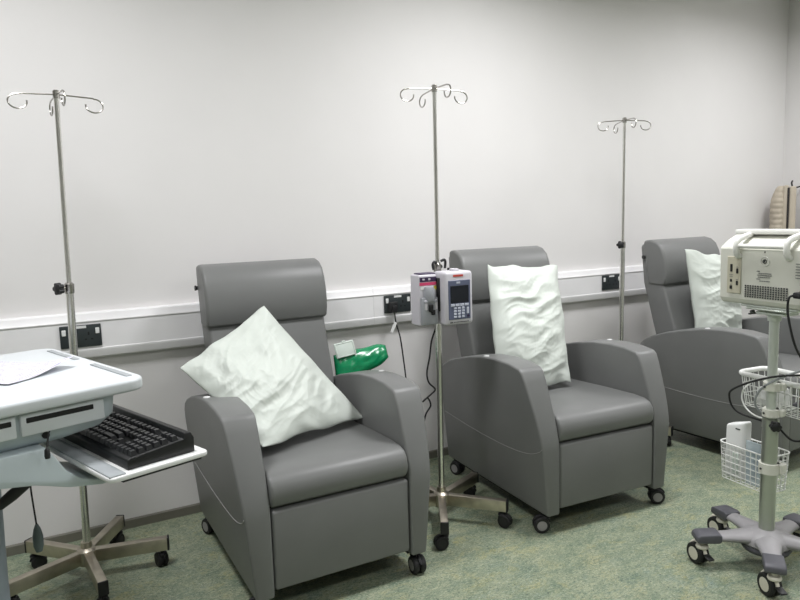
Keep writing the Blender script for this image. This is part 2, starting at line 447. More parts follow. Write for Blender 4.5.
PIL = [
 dict(A=(.700, -.90, .580), B_=(1.23, -.68, .548), C=(.880, -.43, 1.052), Dd=(.487, -.53, .842), thick=.078, nrm=(-.30, -.80, .52), seed=1.0, amp=.020, flow=(1.5, 6.0), ang=.45, pinch=.022,
      label='white pillow lying diagonally across the leftmost chair, one corner pointing up'),
 dict(A=(1.940, -.70, .545), B_=(2.392, -.73, .545), C=(2.51, -.49, 1.13), Dd=(2.057, -.47, 1.162), thick=.07, nrm=(-.08, -.88, .45), seed=2.0, amp=.014, flow=(1.5, 7.0), ang=.12, pinch=.015,
      label='white pillow standing upright against the back of the middle chair'),
 dict(A=(3.475, -.66, .545), B_=(3.905, -.66, .55), C=(3.945, -.575, 1.11), Dd=(3.443, -.575, 1.18), thick=.07, nrm=(0, -.9, .4), seed=3.0, amp=.014, flow=(1.6, 6.0), ang=-.1, pinch=.035,
      label='white pillow on the rightmost chair, half hidden by the monitor'),
]
for k in PIL: pillow(**k)

# ------------------------------------------------------------------ drip stands
def drip_stand(label, x, y, top, collar, base_a, hook_a, lean=(0, 0), knob_a=PI):
    t = thing('drip_stand', label, 'drip stand', (x, y, 0), 0, 'steel drip stands')
    def ax(z): return V((lean[0]*z/top, lean[1]*z/top, z))
    MB().lathe([(0, .068), (.036, .068), (.038, .08), (.038, .125), (.030, .133), (.022, .137), (.020, .160), (0, .160)], n=28).build('hub', M['steelb'], t)
    for k in range(5):
        a = base_a+k*2*PI/5
        m = Rz(a)
        arm = MB().box((.022, -.017, .074), (.308, .017, .127), .003, 2, m).build('base_arm', M['steelb'], t)
        MB().box((.306, -.018, .073), (.314, .018, .128), .002, 1, m).build('end_cap', M['blackp'], arm)
        castor(t, .285*math.cos(a), .285*math.sin(a), .08, .030, .030, a+2.0+k, [M['blackp'], M['rubber'], M['blackp']])
    MB().cyl(ax(.13), ax(collar), .0145, n=24).build('pole', M['steel'], t)
    MB().cyl(ax(collar-.1), ax(top), .0092, n=20).build('extension_pole', M['steel'], t)
    MB().lathe([(0, -.028), (.0165, -.028), (.018, -.02), (.018, .008), (.012, .014), (0, .014)], ax(collar), ax(top), 24).build('collar', M['chrome'], t)
    kd = V((math.cos(knob_a), math.sin(knob_a), 0)); c = ax(collar-.006)
    kb = MB(); kb.mat(1).cyl(c+kd*.014, c+kd*.034, .005, n=10)
    kb.mat(0)
    kb.lathe([(0, .030), (.011, .030), (.017, .036), (.019, .044), (.017, .054), (.009, .058), (0, .058)], c, kd, 20)
    sd = kd.cross(V((0, 0, 1)))
    for j in range(5):
        q = sd*math.cos(j*2*PI/5)+V((0, 0, math.sin(j*2*PI/5)))
        kb.cyl(c+kd*.034+q*.015, c+kd*.054+q*.015, .0085, n=10)
    kb.build('knob', [M['blackp'], M['chrome']], t)
    tp = ax(top)
    MB().lathe([(0, -.03), (.0125, -.03), (.0125, -.004), (.009, .0), (0, .002)], tp, n=18).build('top_cap', M['chrome'], t)
    for k in range(4):
        a = hook_a+k*PI/2; d = V((math.cos(a), math.sin(a), 0)); Z = V((0, 0, 1))
        L_ = .138; c0 = tp+d*(L_-.008)+Z*(-.049)
        pts = [tp+Z*-.016, tp+d*.05+Z*-.018, tp+d*.12+Z*-.021]
        for q in range(90, -201, -20):
            g = math.radians(q); pts.append(c0+d*(math.cos(g)*.031)+Z*(math.sin(g)*.0255))
        pts = smooth_path(pts, 3)
        MB().tube(pts, .0030, 8).build('hook', M['chrome'], t)
    return t
drip_stand('steel drip stand behind the keyboard cart, leftmost in the room', .100, -.404, 1.925, 1.192, -.21, .12, (.036, -.01), PI+.55)
drip_stand('steel drip stand carrying the infusion pump, between two chairs', 1.597, -.712, 1.988, 1.195, .42, -.12, (.012, 0), 1.0)
drip_stand('steel drip stand with no pump, standing behind the middle and right chairs', 3.13, -.37, 1.965, 1.222, -1.09, -.43, (.016, 0), PI+.5)

# ------------------------------------------------------------------ sockets and power lead
def socket(x0, z0, label):
    t = thing('double_socket', label, 'socket', (x0, -.046, z0), 0, 'double wall sockets')
    w_, h = .166, .098
    MB().box((0, -.009, 0), (w_, 0, h), .003, 2).build('plate', M['slate'], t)
    for sx in (.016, w_-.016):
        MB().box((sx-.008, -.0135, h-.042), (sx+.008, -.008, h-.016), .0015, 1).build('switch', M['white'], t)
    MB().box((w_*.36, -.0098, h-.014), (w_*.64, -.0088, h-.003)).build('label_strip', M['white'], t, smooth=0)
    for cx in (.052, w_-.052):
        b = MB(); cz = .042
        b.box((cx-.0035, -.0096, cz+.010), (cx+.0035, -.0088, cz+.024)); b.box((cx-.017, -.0096, cz-.011), (cx-.008, -.0088, cz-.005)); b.box((cx+.008, -.0096, cz-.011), (cx+.017, -.0088, cz-.005))
        b.build('pin_holes', M['slot'], t, smooth=0)
    return t
socket(.083, .892, 'dark double wall socket behind the leftmost drip stand, nothing plugged in')
socket(1.670, .898, 'dark double wall socket with a black plug in its left outlet')
socket(3.30, .899, 'dark double wall socket in the trunking behind the middle chair, unused')
t = thing('power_lead', 'black power lead from the wall socket plug hanging down to the infusion pump', 'cable', (1.716, -.055, .936))
b = MB(); b.box((-.026, -.028, -.028), (.024, 0, .026), .006, 2); b.box((-.015, -.040, -.034), (.013, -.012, .006), .005, 2); b.build('plug', M['blackp'], t)
pth = smooth_path([(0, -.028, -.03), (.004, -.032, -.09), (.018, -.05, -.17), (.030, -.06, -.30), (.032, -.09, -.45), (.02, -.18, -.62), (-.02, -.30, -.68), (-.06, -.40, -.58), (-.052, -.42, -.50),
                   (-.028, -.43, -.455), (-.045, -.43, -.415), (-.075, -.43, -.43), (-.03, -.44, -.395), (-.012, -.45, -.37), (-.05, -.455, -.33), (-.06, -.455, -.28), (-.045, -.46, -.20), (-.038, -.47, -.12), (-.055, -.545, -.03), (-.085, -.585, .045)], 6)
MB().tube(pth, .0042, 8).build('cable', M['rubber'], t)
MB().box((-.009, -.0015, -.06), (.009, .0015, 0), .0005, 1, T(.0, -.036, -.085) @ Matrix.Rotation(.45, 4, 'Y')).build('paper_tag', M['white'], t, smooth=0)

# ------------------------------------------------------------------ infusion pump on the middle stand
t = thing('infusion_pump', 'pale grey infusion pump with dark screen and keypad clamped on the drip stand', 'infusion pump', (1.513, -.712, .946), -.03)
b = MB(); b.box((-.062, -.095, .0), (.030, -.018, .222), .008, 3)
b.build('pump_body', M['pumpc'], t)
b = MB(); b.box((-.056, -.112, .004), (.024, -.094, .125), .006, 2); b.build('lower_door', M['pumpd'], t)
b = MB(); b.lathe([(0, 0), (.024, 0), (.026, .006), (.026, .05), (.02, .062), (0, .066)], (-.014, -.100, .108), (0, 0, 1), 24); b.box((-.046, -.118, .100), (.018, -.096, .112), .003, 1)
b.build('syringe_holder', M['pumpd'], t)
b = MB(); b.box((-.024, -.122, .062), (-.004, -.110, .094), .003, 1); b.box((-.012, -.120, .048), (.006, -.111, .070), .002, 1); b.build('latch', M['slot'], t)
for jx in (-.044, .006): MB().box((jx, -.116, .07), (jx+.014, -.110, .115), .003, 1).build('clamp_jaw', M['pumpc'], t)
MB().box((-.056, -.0965, .192), (.026, -.0945, .212), .0005, 1).build('label_band', M['purple'], t, smooth=0)
MB().box((-.057, -.0965, .176), (.027, -.0945, .189)).build('warning_band', M['pink'], t, smooth=0)
MB().box((-.052, -.0965, .158), (.012, -.0945, .173)).build('white_label', M['white'], t, smooth=0)
MB().box((.012, -.0965, .156), (.026, -.0945, .172)).build('yellow_label', M['yellow'], t, smooth=0)
b = MB(); b.box((-.043, -.0972, .199), (-.032, -.0962, .206)); b.box((-.014, -.0972, .198), (-.004, -.0962, .207)); b.build('label_mark', M['pumpc'], t, smooth=0)
b = MB(); b.box((-.05, -.085, .221), (.03, -.03, .228), .003, 1); b.build('top_pad', M['purple'], t)
b = MB(); b.box((.036, -.150, -.002), (.180, -.045, .232), .014, 3); b.box((.100, -.12, .228), (.130, -.08, .242), .005, 2); b.build('display_body', M['pumpc'], t)
PM = T(.036-.040*1.19, 0, 0) @ Matrix.Diagonal((1.19, 1, 1.045, 1)) @ T(0, 0, -.004)
MB().box((.054, -.1525, .026), (.148, -.1495, .190), .002, 1, mtx=PM).build('keypad_panel', M['lilac'], t, smooth=0)
MB().box((.062, -.1545, .095), (.140, -.152, .168), .001, 1, mtx=PM).build('screen', M['screen'], t, smooth=0)
for k in range(4):
    MB().box((.0625+k*.0198, -.155, .0815), (.0795+k*.0198, -.152, .0915), .001, 1, mtx=PM).build('soft_key', M['keyg'], t, smooth=0)
for r in range(4):
    for c in range(3):
        MB().box((.075+c*.017, -.155, .033+r*.012), (.087+c*.017, -.152, .0415+r*.012), .001, 1, mtx=PM).build('keypad_key', M['keyg'], t, smooth=0)
MB().box((.130, -.155, .048), (.140, -.152, .075), .001, 1, mtx=PM).build('arrow_key', M['keyg'], t, smooth=0)
MB().lathe([(0, 0), (.0055, 0), (.0055, .003), (0, .003)], PM @ V((.137, -.152, .038)), (0, -1, 0), 14).build('power_key', M['purple'], t)
MB().box((.076, -.1515, .205), (.118, -.1495, .213), mtx=PM).build('red_label', M['red'], t, smooth=0)
b = MB(); b.box((.060, -.1512, .012), (.072, -.1496, .017), mtx=PM)
for k in range(11): b.box((.076+k*.006, -.1512, .013), (.080+k*.006, -.1496, .0165), mtx=PM)
b.build('lettering', M['ink'], t, smooth=0)
MB().box((.088, -.1535, .176), (.104, -.152, .184), mtx=PM).build('emblem', M['keyg'], t, smooth=0)
b = MB(); b.box((.026, -.110, .06), (.040, -.03, .205), .003, 1); b.build('joint_block', M['slot'], t)
b = MB(); b.box((.046, -.022, .15), (.116, .024, .20), .004, 2)
b.tube(smooth_path([(.058, -.02, .235), (.054, -.02, .258), (.064, -.018, .270), (.074, -.016, .262)], 4), .006, 8); b.tube(smooth_path([(.099, -.016, .272), (.118, -.016, .276), (.122, -.016, .262), (.118, -.018, .238)], 4), .006, 8)
b.build('pole_clamp', M['blackp'], t)

# ------------------------------------------------------------------ green wipes pack wedged behind the left chair
t = thing('wipes_pack', 'green wet wipes pack with a white flip lid beside the leftmost chair back', 'wipes pack', (1.250, -.32, .690), -.02)
def pk(side):
    def fn(u, v):
        L_ = .285; x = (u)*L_
        hgt = .140*(1-.22*u**1.5-.25*max(0, (u-.72)/.28)**1.6)
        lift = .060*u**1.2
        z = lift+(v-.5)*hgt+.012*math.sin(u*7)*(v-.5)
        if u > .8: z += (v-.5)*-.35*hgt*((u-.8)/.2)**2
        p = (max(0, 1-abs(2*u-1)**3)*max(0, 1-abs(2*v-1)**2.2))**.6
        y = side*(.036*p+.006*p*noise.noise(V((u*7, v*5, side))))
        return V((x, y+.03*(v-.5), z))
    return fn
b = MB(); b.grid(pk(1), 40, 24); b.grid(pk(-1), 40, 24); b.build('wrapper', M['green'], t, smooth=180, weld=.001)
m = T(.058, -.022, .056) @ Matrix.Rotation(-.12, 4, 'Y') @ Matrix.Rotation(-.30, 4, 'X')
b = MB(); b.box((-.052, -.004, .008), (.052, .003, .082), .003, 2, m)
b.box((-.010, -.006, .080), (.010, .002, .088), .002, 1, m)
for zz in (.010, .074): b.box((-.048, -.0065, zz), (.048, -.003, zz+.004), .001, 1, m)
for xx in (-.048, .044): b.box((xx, -.0065, .010), (xx+.004, -.003, .076), .001, 1, m)
b.build('flip_lid', M['lid'], t)

# ------------------------------------------------------------------ computer cart with pull-out keyboard tray (left edge)
PX, PY = .258, -1.346
u_ = V((-.954, -.300, 0)); v_ = V((-.300, .954, 0))
CM = Matrix((( u_.x, v_.x, 0, PX), (u_.y, v_.y, 0, PY), (0, 0, 1, 0), (0, 0, 0, 1)))   # local (s, t, z): s along the near edge to the left, t along the right edge
t = thing('computer_cart', 'white medical computer cart with drawers and pull-out keyboard tray at left edge', 'cart', (PX, PY, 0), 0)
t.matrix_world = T(PX, PY, 0)
CL = T(-PX, -PY, 0) @ CM
def rrect(s0, t0, s1, t1, r, n=6):
    out = []
    for cx, cy, a0 in ((s1-r, t1-r, 0), (s0+r, t1-r, 90), (s0+r, t0+r, 180), (s1-r, t0+r, 270)):
        for k in range(n+1):
            a = math.radians(a0+90*k/n); out.append((cx+r*math.cos(a), cy+r*math.sin(a)))
    return out
b = MB(); b.prism(rrect(0, 0, .56, .74, .05), lambda x, y: V((x, y, .966)), lambda x, y: V((x, y, 1.0)), bev=.009, seg=3, ang=40, mtx=CL)
top = b.build('work_surface', M['cart'], t, smooth=45)
for t0, t1 in ((.05, .30), (.42, .66)):
    MB().box((.022, t0, .9995), (.040, t1, 1.003), .002, 1, CL).build('grip_strip', M['rail'], top)
# drawer body tapering to a rounded underside
def ring(k):
    z, i, e = ((.968, .03, .072), (.955, .03, .078), (.91, .034, .082), (.884, .045, .112), (.866, .07, .19))[k]
    return [(x, y, z) for x, y in rrect(e, i, .56-i, .72-i, .028)]
b = MB(); R_ = [ring(k) for k in range(5)]
vs = [[b.bm.verts.new(CL @ V(p)) for p in r] for r in R_]; n = len(vs[0])
for A, B2 in zip(vs, vs[1:]):
    for j in range(n): b.bm.faces.new((A[j], A[(j+1) % n], B2[(j+1) % n], B2[j]))
b.bm.faces.new(vs[0]); b.bm.faces.new(vs[-1][::-1])
b.build('drawer_housing', M['cartb'], t, smooth=40)
for s0, s1 in ((.118, .322), (.332, .53)):
    dr = MB().box((s0, .018, .906), (s1, .06, .962), .004, 2, CL).build('drawer', M['cart'], t)
    MB().box((s0+.028, .0165, .938) if s0 < .2 else (s0+.010, .0165, .938), (s1-.012, .022, .9525), .002, 1, CL).build('handle_slot', M['slot'], dr)
MB().lathe([(0, 0), (.009, 0), (.009, .006), (.005, .009), (0, .009)], CL @ V((.262, .035, .893)), u_.cross(V((0, 0, 1))), 16).build('lock', M['slot'], t)
# curved bracket carrying the tray
BR = [(.56, .82), (.40, .795), (.30, .775), (.22, .745), (.14, .728), (.06, .730), (0, .745), (-.06, .768), (-.055, .775), (.02, .757), (.08, .746), (.14, .745), (.19, .760), (.225, .79), (.25, .835), (.27, .865), (.56, .868)]
b = MB(); b.prism(BR, lambda x, z: V((x, .02, z)), lambda x, z: V((x, .22, z)), bev=.004, seg=2, ang=15, mtx=CL)
b.build('tray_bracket', M['cartb'], t, smooth=40)
# tray and post
KM = T(.171-PX, -1.507-PY, 0) @ Matrix(((-.317, .956, 0, 0), (.948, .292, 0, 0), (0, 0, 1, 0), (0, 0, 0, 1)))   # local (l, w, z): l along keyboard from right end towards its left end, w from its front to its rear
b = MB(); b.prism(rrect(-.025, -.058, .56, .215, .018), lambda x, y: V((x, y, .786)), lambda x, y: V((x, y, .7995)), bev=.004, seg=2, ang=40, mtx=KM)
tray = b.build('keyboard_tray', M['white'], t, smooth=45)
MB().box((-.018, -.054, .797), (.50, -.012, .8035), .003, 2, KM).build('wrist_strip', M['rail'], tray)
MB().box((-.010, -.020, .776), (.47, .20, .787), .002, 1, KM).build('tray_runner', M['blackp'], tray)
b = MB(); b.lathe([(0, .10), (.050, .10), (.050, .4), (.058, .80), (.066, .86), (0, .86)], CL @ V((.34, .40, 0)), n=32); b.build('post', M['post'], t)
b = MB()
for a in (150, 210, 30, 330, 90):
    q = math.radians(a); c = CL @ V((.34, .40, 0))
    m = T(c.x, c.y, 0) @ Rz(q)
    b.box((0, -.03, .09), (.26, .03, .12), .01, 2, m)
b.build('foot', M['post'], t)
for a in (150, 210, 30, 330, 90):
    q = math.radians(a); c = CL @ V((.34, .40, 0))
    castor(t, c.x+.24*math.cos(q), c.y+.24*math.sin(q), .092, .04, .03, q+2, [M['blackp'], M['rubber'], M['blackp']])
# keyboard
KW = T(.171, -1.507, .7998) @ Matrix(((-.317, .956, 0, 0), (.948, .292, 0, 0), (0, 0, 1, 0), (0, 0, 0, 1)))
kt = thing('keyboard', 'black computer keyboard lying on the white pull-out tray', 'keyboard'); kt.matrix_world = T(.171, -1.507, .7998)
KL = T(-.171, -1.507*-1, -.7998) @ KW
b = MB()
b.prism([(0, .0), (.0, .026), (.010, .030), (.154, .042), (.160, .058), (.178, .056), (.186, .040), (.186, .0)],
        lambda w, z: KL @ V((0, w, z)), lambda w, z: KL @ V((.50, w, z)), bev=.003, seg=2, ang=20)
b.build('casing', M['kbd'], kt, smooth=40)
keyproto = {}
def key(l, w, lw, ww):
    z = .030+(w-.010)*.0857
    kk = (round(lw, 4), round(ww, 4))
    if kk not in keyproto:
        b = MB()
        hl, hw = lw/2-.0012, ww/2-.0012
        loop0 = [(-hl, -hw, 0), (hl, -hw, 0), (hl, hw, 0), (-hl, hw, 0)]
        loop1 = [(-hl+.003, -hw+.0025, .0125), (hl-.003, -hw+.0025, .0125), (hl-.003, hw-.0045, .0135), (-hl+.003, hw-.0045, .0135)]
        a = [b.bm.verts.new(p) for p in loop0]; c = [b.bm.verts.new(p) for p in loop1]
        b.bm.faces.new(a[::-1]); b.bm.faces.new(c)
        for j in range(4): b.bm.faces.new((a[j], a[(j+1) % 4], c[(j+1) % 4], c[j]))
        o = b.build('key', M['key'], kt, smooth=0); keyproto[kk] = o
    else:
        o = keyproto[kk].copy(); COL.objects.link(o); o.parent = kt
    m = KL @ T(l, w, z) ; o.matrix_local = m
    return o
p = .0213
rows_w = [.0225+i*p for i in range(5)]+[.0225+5*p+.006]
R0 = .006
for r, wv in enumerate(rows_w):                  # number pad (right end), then arrows / navigation, then the main block
    wv += .0
    for c in range(4):
        if r == 5 and c > 2: continue
        key(R0+p*(c+.5), wv, p, p)
    n0 = R0+4*p+.005
    for c in range(3):
        if r == 2 or (r == 1 and c != 1): continue
        key(n0+p*(c+.5), wv, p, p)
    m0 = n0+3*p+.005; end = .496
    if r == 0: ws = [1.25, 1.25, 1.25, 1.25, 6.25, 1.25, 1.25, 1.25]
    elif r == 1: ws = [2.75]+[1]*10+[2.25]
    elif r == 2: ws = [2.25]+[1]*11+[1.75]
    elif r == 3: ws = [1.5]+[1]*12+[1.5]
    elif r == 4: ws = [2]+[1]*13
    else: ws = [1]*4+[.5]+[1]*4+[.5]+[1]*4+[1]+[1]
    x = m0; tot = sum(ws); sc = (end-m0)/tot
    for kx in ws:
        if kx != .5: key(x+kx*sc/2, wv, kx*sc, p)
        x += kx*sc
# papers on the cart top
def sheet(s0, t0, ang, z, curl, label):
    """A4-sized sheet whose corner nearest the keyboard is at (s0, t0) on the cart top"""
    m = CM @ T(s0, t0, 1.0) @ Rz(ang)
    b = MB()
    def fn(a, d):
        x, y = a*.235, d*.33
        q = max(0, 1-math.hypot(x, y)/.17)
        return V((x, y, z+curl*q**1.6+.0012*math.sin(a*6)))
    b.grid(fn, 24, 30)
    ext = bmesh.ops.extrude_face_region(b.bm, geom=b.bm.faces[:])
    for g in ext['geom']:
        if isinstance(g, bmesh.types.BMVert): g.co.z += .0006
    o = b.build('paper_form', M['paper'], None, smooth=60); o.matrix_world = m
    return tag(o, label, 'paper', 'papers on the cart top')
sheet(.16, .33, -.30, .0018, 0, 'printed form lying flat on the white cart top, underneath the curled sheet')
sheet(.077, .309, -.445, .0050, .030, 'loose printed sheet with an upturned corner on the white cart top')
# little cable end and hanging cords below the cart
t = thing('hanging_cable', 'black cable with a thick plug end hanging from the left cart underside', 'cable', (-.085, -1.15, .685))
b = MB(); b.lathe([(0, 0), (.006, 0), (.014, .02), (.017, .06), (.015, .11), (.011, .125), (.010, .15), (.007, .155), (0, .157)], (-.065, 0, -.05), (.80, .05, .55), 18); b.build('plug_grip', M['blackp'], t)
MB().tube(smooth_path([(.050, .004, .030), (.062, .01, .045), (.06, .03, .09), (.05, .04, .14)], 5), .004, 8).build('cable', M['rubber'], t)
t = thing('pull_cord', 'thin grey cord with an oval bob hanging under the left cart', 'cord', (-.051, -1.05, .473))
MB().tube(smooth_path([(-.002, 0, .34), (-.004, 0, .28), (-.006, 0, .18), (.0, 0, .05)], 5), .0026, 8).build('cord', M['rubber'], t)
MB().lathe([(0, -.030), (.009, -.028), (.0145, -.01), (.0145, .02), (.010, .043), (.004, .058), (0, .059)], (0, 0, 0), n=20).build('bob', M['bob'], t)
t = thing('cable_tag', 'short black cable end dangling by the lock under the cart drawers', 'cable', (-.004, -1.435, .868))
MB().tube(smooth_path([(.010, .045, .034), (.006, .022, .030), (.001, 0, .004), (0, 0, -.004)], 4), .0022, 8).build('cable', M['rubber'], t)
MB().lathe([(0, -.022), (.006, -.022), (.007, -.016), (.006, 0), (.003, .004), (0, .004)], (0, 0, 0), n=14).build('plug', M['blackp'], t)

# ------------------------------------------------------------------ patient monitor trolley (right edge)
HX, HY = 2.455, -1.755
FA = math.radians(5)
a_ = V((-math.sin(FA), -math.cos(FA), 0)); f_ = V((math.cos(FA), -math.sin(FA), 0))   # a_: left to right in the picture, f_: away
RM = Matrix(((a_.x, f_.x, 0, 0), (a_.y, f_.y, 0, 0), (0, 0, 1, 0), (0, 0, 0, 1)))
t = thing('monitor_trolley', 'grey five-legged wheeled trolley pole carrying the patient monitor', 'trolley', (HX, HY, 0), 0)
b = MB()
b.lathe([(0, .095), (.085, .095), (.095, .105), (.092, .128), (.075, .142), (.045, .150), (.036, .156), (0, .156)], n=36)
BASE_A = math.radians(147)
def arm_sections(a):
    secs = []
    for r, w_, z0, z1 in ((.05, .056, .096, .148), (.10, .044, .100, .145), (.15, .035, .103, .140), (.20, .033, .105, .136), (.225, .033, .106, .134)):
        secs.append([(r, w_*math.cos(q)*(1 if abs(math.cos(q)) < .8 else 1), (z0+z1)/2+(z1-z0)/2*math.sin(q)) for q in [2*PI*k/14 for k in range(14)]])
    m = Rz(a)
    vs = [[b.bm.verts.new(m @ V(p)) for p in s_] for s_ in secs]
    for A, B2 in zip(vs, vs[1:]):
        for j in range(14): b.bm.faces.new((A[j], A[(j+1) % 14], B2[(j+1) % 14], B2[j]))
    b.bm.faces.new(vs[0][::-1]); b.bm.faces.new(vs[-1])
for k in range(5): arm_sections(BASE_A+k*2*PI/5)
b.build('base', M['base'], t, smooth=50)
MB().lathe([(0, .066), (.05, .066), (.085, .072), (.092, .085), (.088, .096), (0, .096)], n=32).build('counterweight', M['cap'], t)
for k in range(5):
    a = BASE_A+k*2*PI/5; m = Rz(a)
    b = MB(); b.prism([(.180, .110), (.180, .138), (.195, .142), (.262, .138), (.275, .130), (.278, .112), (.27, .104), (.19, .104)],
                      lambda r, z: m @ V((r, -(.036), z)), lambda r, z: m @ V((r, .036, z)), bev=.010, seg=3)
    b.build('foot_cap', M['cap'], t, smooth=50)
    co = castor(t, .245*math.cos(a), .245*math.sin(a), .106, .042, .034, (1.35, 1.2, 1.5, 1.3, 1.4)[k], [M['cream'], M['rubber'], M['cream']])
    ya = (1.35, 1.2, 1.5, 1.3, 1.4)[k]
    e = V((.245*math.cos(a), .245*math.sin(a), 0))-V((math.cos(ya), math.sin(ya), 0))*.035
    sd = V((-math.sin(ya), math.cos(ya), 0))
    MB().box((-.022, -.014, -.004), (.014, .014, .004), .003, 1, T(e.x, e.y, .05) @ Rz(ya) @ Matrix.Rotation(-.3, 4, 'Y')).build('brake_pedal', M['blackp'], co)
MB().cyl((0, 0, .15), (0, 0, .575), .0285, n=32).build('pole', M['alu'], t)
MB().cyl((0, 0, .57), (0, 0, 1.03), .0175, n=28).build('inner_pole', M['alup'], t)
for z0, z1, rr in ((.385, .425, .037), (.612, .640, .031), (.715, .745, .031)):
    b = MB(); b.lathe([(.017, z0), (rr, z0), (rr, z1), (.017, z1)], n=28)
    b.box((rr*.2, -rr*1.25, z0), (rr*1.2, rr*1.25, z1), .004, 1)
    b.build('clamp_collar', M['mon'], t, smooth=35)
    c = RM @ V((-.006, -rr-.001, (z0+z1)/2))
    MB().lathe([(0, 0), (.0045, 0), (.0045, .002), (0, .002)], c, -f_, 12).build('clamp_bolt', M['ink'], t)
MB().lathe([(0, .566), (.030, .566), (.030, .600), (.018, .604), (0, .604)], n=28).build('sleeve', M['alu'], t)
b = MB(); c = V((0, 0, .585)); kd = (a_*.75-f_*.5).normalized()
b.cyl(c+kd*.02, c+kd*.04, .006, n=10); b.lathe([(0, .036), (.012, .036), (.018, .042), (.018, .058), (.012, .062), (0, .062)], c, kd, 8)
for j in range(6):
    q = kd.cross(V((0, 0, 1)))*math.cos(j*PI/3)+V((0, 0, math.sin(j*PI/3))); b.cyl(c+kd*.040+q*.015, c+kd*.06+q*.015, .006, n=8)
b.build('knob', M['blackp'], t)
b = MB(); b.box((-.085, -.055, 1.026), (.105, .06, 1.034), .003, 1, RM); b.box((-.05, -.04, 1.010), (.07, .04, 1.020), .002, 1, RM); b.box((-.115, -.045, 1.034), (.12, .055, 1.042), .002, 1, RM)
b.lathe([(0, .985), (.024, .985), (.026, 1.012), (0, 1.012)], n=24)
b.build('mount_plate', M['alup'], t)
b = MB(); b.box((-.075, -.05, 1.004), (-.066, .0, 1.010), .001, 1, RM); b.cyl(RM @ V((-.066, -.03, 1.016)), RM @ V((-.066, -.045, 1.016)), .006, n=10); b.build('release_catch', M['ink'], t)

# the monitor itself, its back turned to the room
t = thing('patient_monitor', 'cream patient monitor seen from behind with carrying handle, on the trolley pole', 'monitor', (HX, HY, 1.043), 0)
XL, XR = -.200, .255
# side profile (y away, z up)
prof = [(-.050, .006), (-.058, .020), (-.062, .213), (-.058, .220), (-.020, .246), (.02, .264), (.050, .264), (.056, .256), (.056, .006), (.048, .0), (-.042, .0)]
b = MB(); b.prism(prof, lambda y, z: RM @ V((XL, y, z)), lambda y, z: RM @ V((XR, y, z)), bev=.003, seg=2, ang=40); b.build('casing', M['mon'], t, smooth=20)
b = MB(); b.box((XL+.022, -.01, .268), (XR-.01, .058, .287), .005, 2, RM); b.box((XL+.004, .045, .004), (XR+.004, .066, .282), .005, 2, RM); b.build('front_bezel', M['mon2'], t)
# bail handle over the top edge
hz = .230
b = MB()
for hx in (XL+.088, XL+.298):
    pth = [(hx, -.056, hz-.044), (hx, -.070, hz-.042), (hx, -.080, hz-.026), (hx, -.081, hz-.004), (hx, -.074, hz+.014), (hx, -.052, hz+.026), (hx, -.0, hz+.038)]
    b.tube([RM @ p for p in smooth_path(pth, 4)], .0115, 12)
b.tube([RM @ V((XL+.088, -.077, hz-.004)), RM @ V((XL+.298, -.077, hz-.004))], .0085, 14)
b.build('carry_handle', M['mon2'], t, smooth=60)
pp = MB().box((XL+.036, -.0645, .040), (XL+.098, -.061, .184), .002, 1, RM).build('port_panel', M['portb'], t)
for (px, pz, sw, sh) in ((.056, .124, .011, .030), (.056, .084, .010, .011), (.056, .056, .012, .014), (.083, .118, .010, .020), (.083, .072, .010, .018)):
    MB().box((XL+px-sw/2, -.066, pz), (XL+px+sw/2, -.0640, pz+sh), .001, 1, RM).build('port', M['slot'], t)
b = MB()
for (px, pz, sw) in ((.056, .112, .016), (.056, .104, .014), (.056, .073, .008), (.083, .142, .010), (.083, .094, .010)): b.box((XL+px-sw/2, -.0655, pz), (XL+px+sw/2, -.064, pz+.0025), mtx=RM)
b.build('port_lettering', M['inkl'], t, smooth=0)
c = RM @ V((XL+.198, -.0600, .170))
b = MB(); b.lathe([(.0165, 0), (.019, 0), (.019, .0035), (.0165, .0035)], c, -f_, 28); b.build('seal_ring', M['mon2'], t)
b = MB(); b.lathe([(.0055, 0), (.0085, 0), (.0085, .003), (.0055, .003)], c, -f_, 20)
b.box((XL+.1955, -.0645, .167), (XL+.1995, -.062, .176), mtx=RM); b.prism([(0, 0), (.007, 0), (.0035, .007)], lambda x, z: RM @ V((XL+.1945+x, -.0640, .202+z)), lambda x, z: RM @ V((XL+.1945+x, -.0615, .202+z)))
b.build('symbol', M['ink'], t, smooth=0)
b = MB()                                    # small rating label: rows of tiny marks
for r, (x0, x1) in enumerate(((.166, .178), (.174, .226), (.168, .230), (.172, .222), (.166, .180), (.178, .220))):
    z = .130-r*.0072; x = x0; rnd = random.Random(r)
    while x < x1:
        wd = rnd.uniform(.003, .009); b.box((XL+x, -.0630, z), (XL+min(x+wd, x1), -.0610, z+.0034), mtx=RM); x += wd+.0022
b.build('rating_label', M['inkl'], t, smooth=0)
b = MB()
for i in range(17):
    for j in range(6):
        x = XL+.116+i*.0107; z = .030+j*.0082
        b.box((x, -.0625, z), (x+.0056, -.0605, z+.0058), mtx=RM)
b.build('vent_grille', M['ink'], t, smooth=0)
b = MB()
for r in range(6): b.box((XL+.322, -.0635, .165-r*.010), (XL+.43, -.0610, .168-r*.010), mtx=RM)
b.build('warning_label', M['inkl'], t, smooth=0)
MB().lathe([(.005, 0), (.010, 0), (.010, .003), (.005, .003)], RM @ V((XL+.352, -.062, .094)), -f_, 20).build('earth_terminal', M['slot'], t)
b = MB(); b.box((XL+.340, -.068, .044), (XL+.40, -.061, .070), .002, 1, RM); b.build('power_inlet', M['slot'], t)

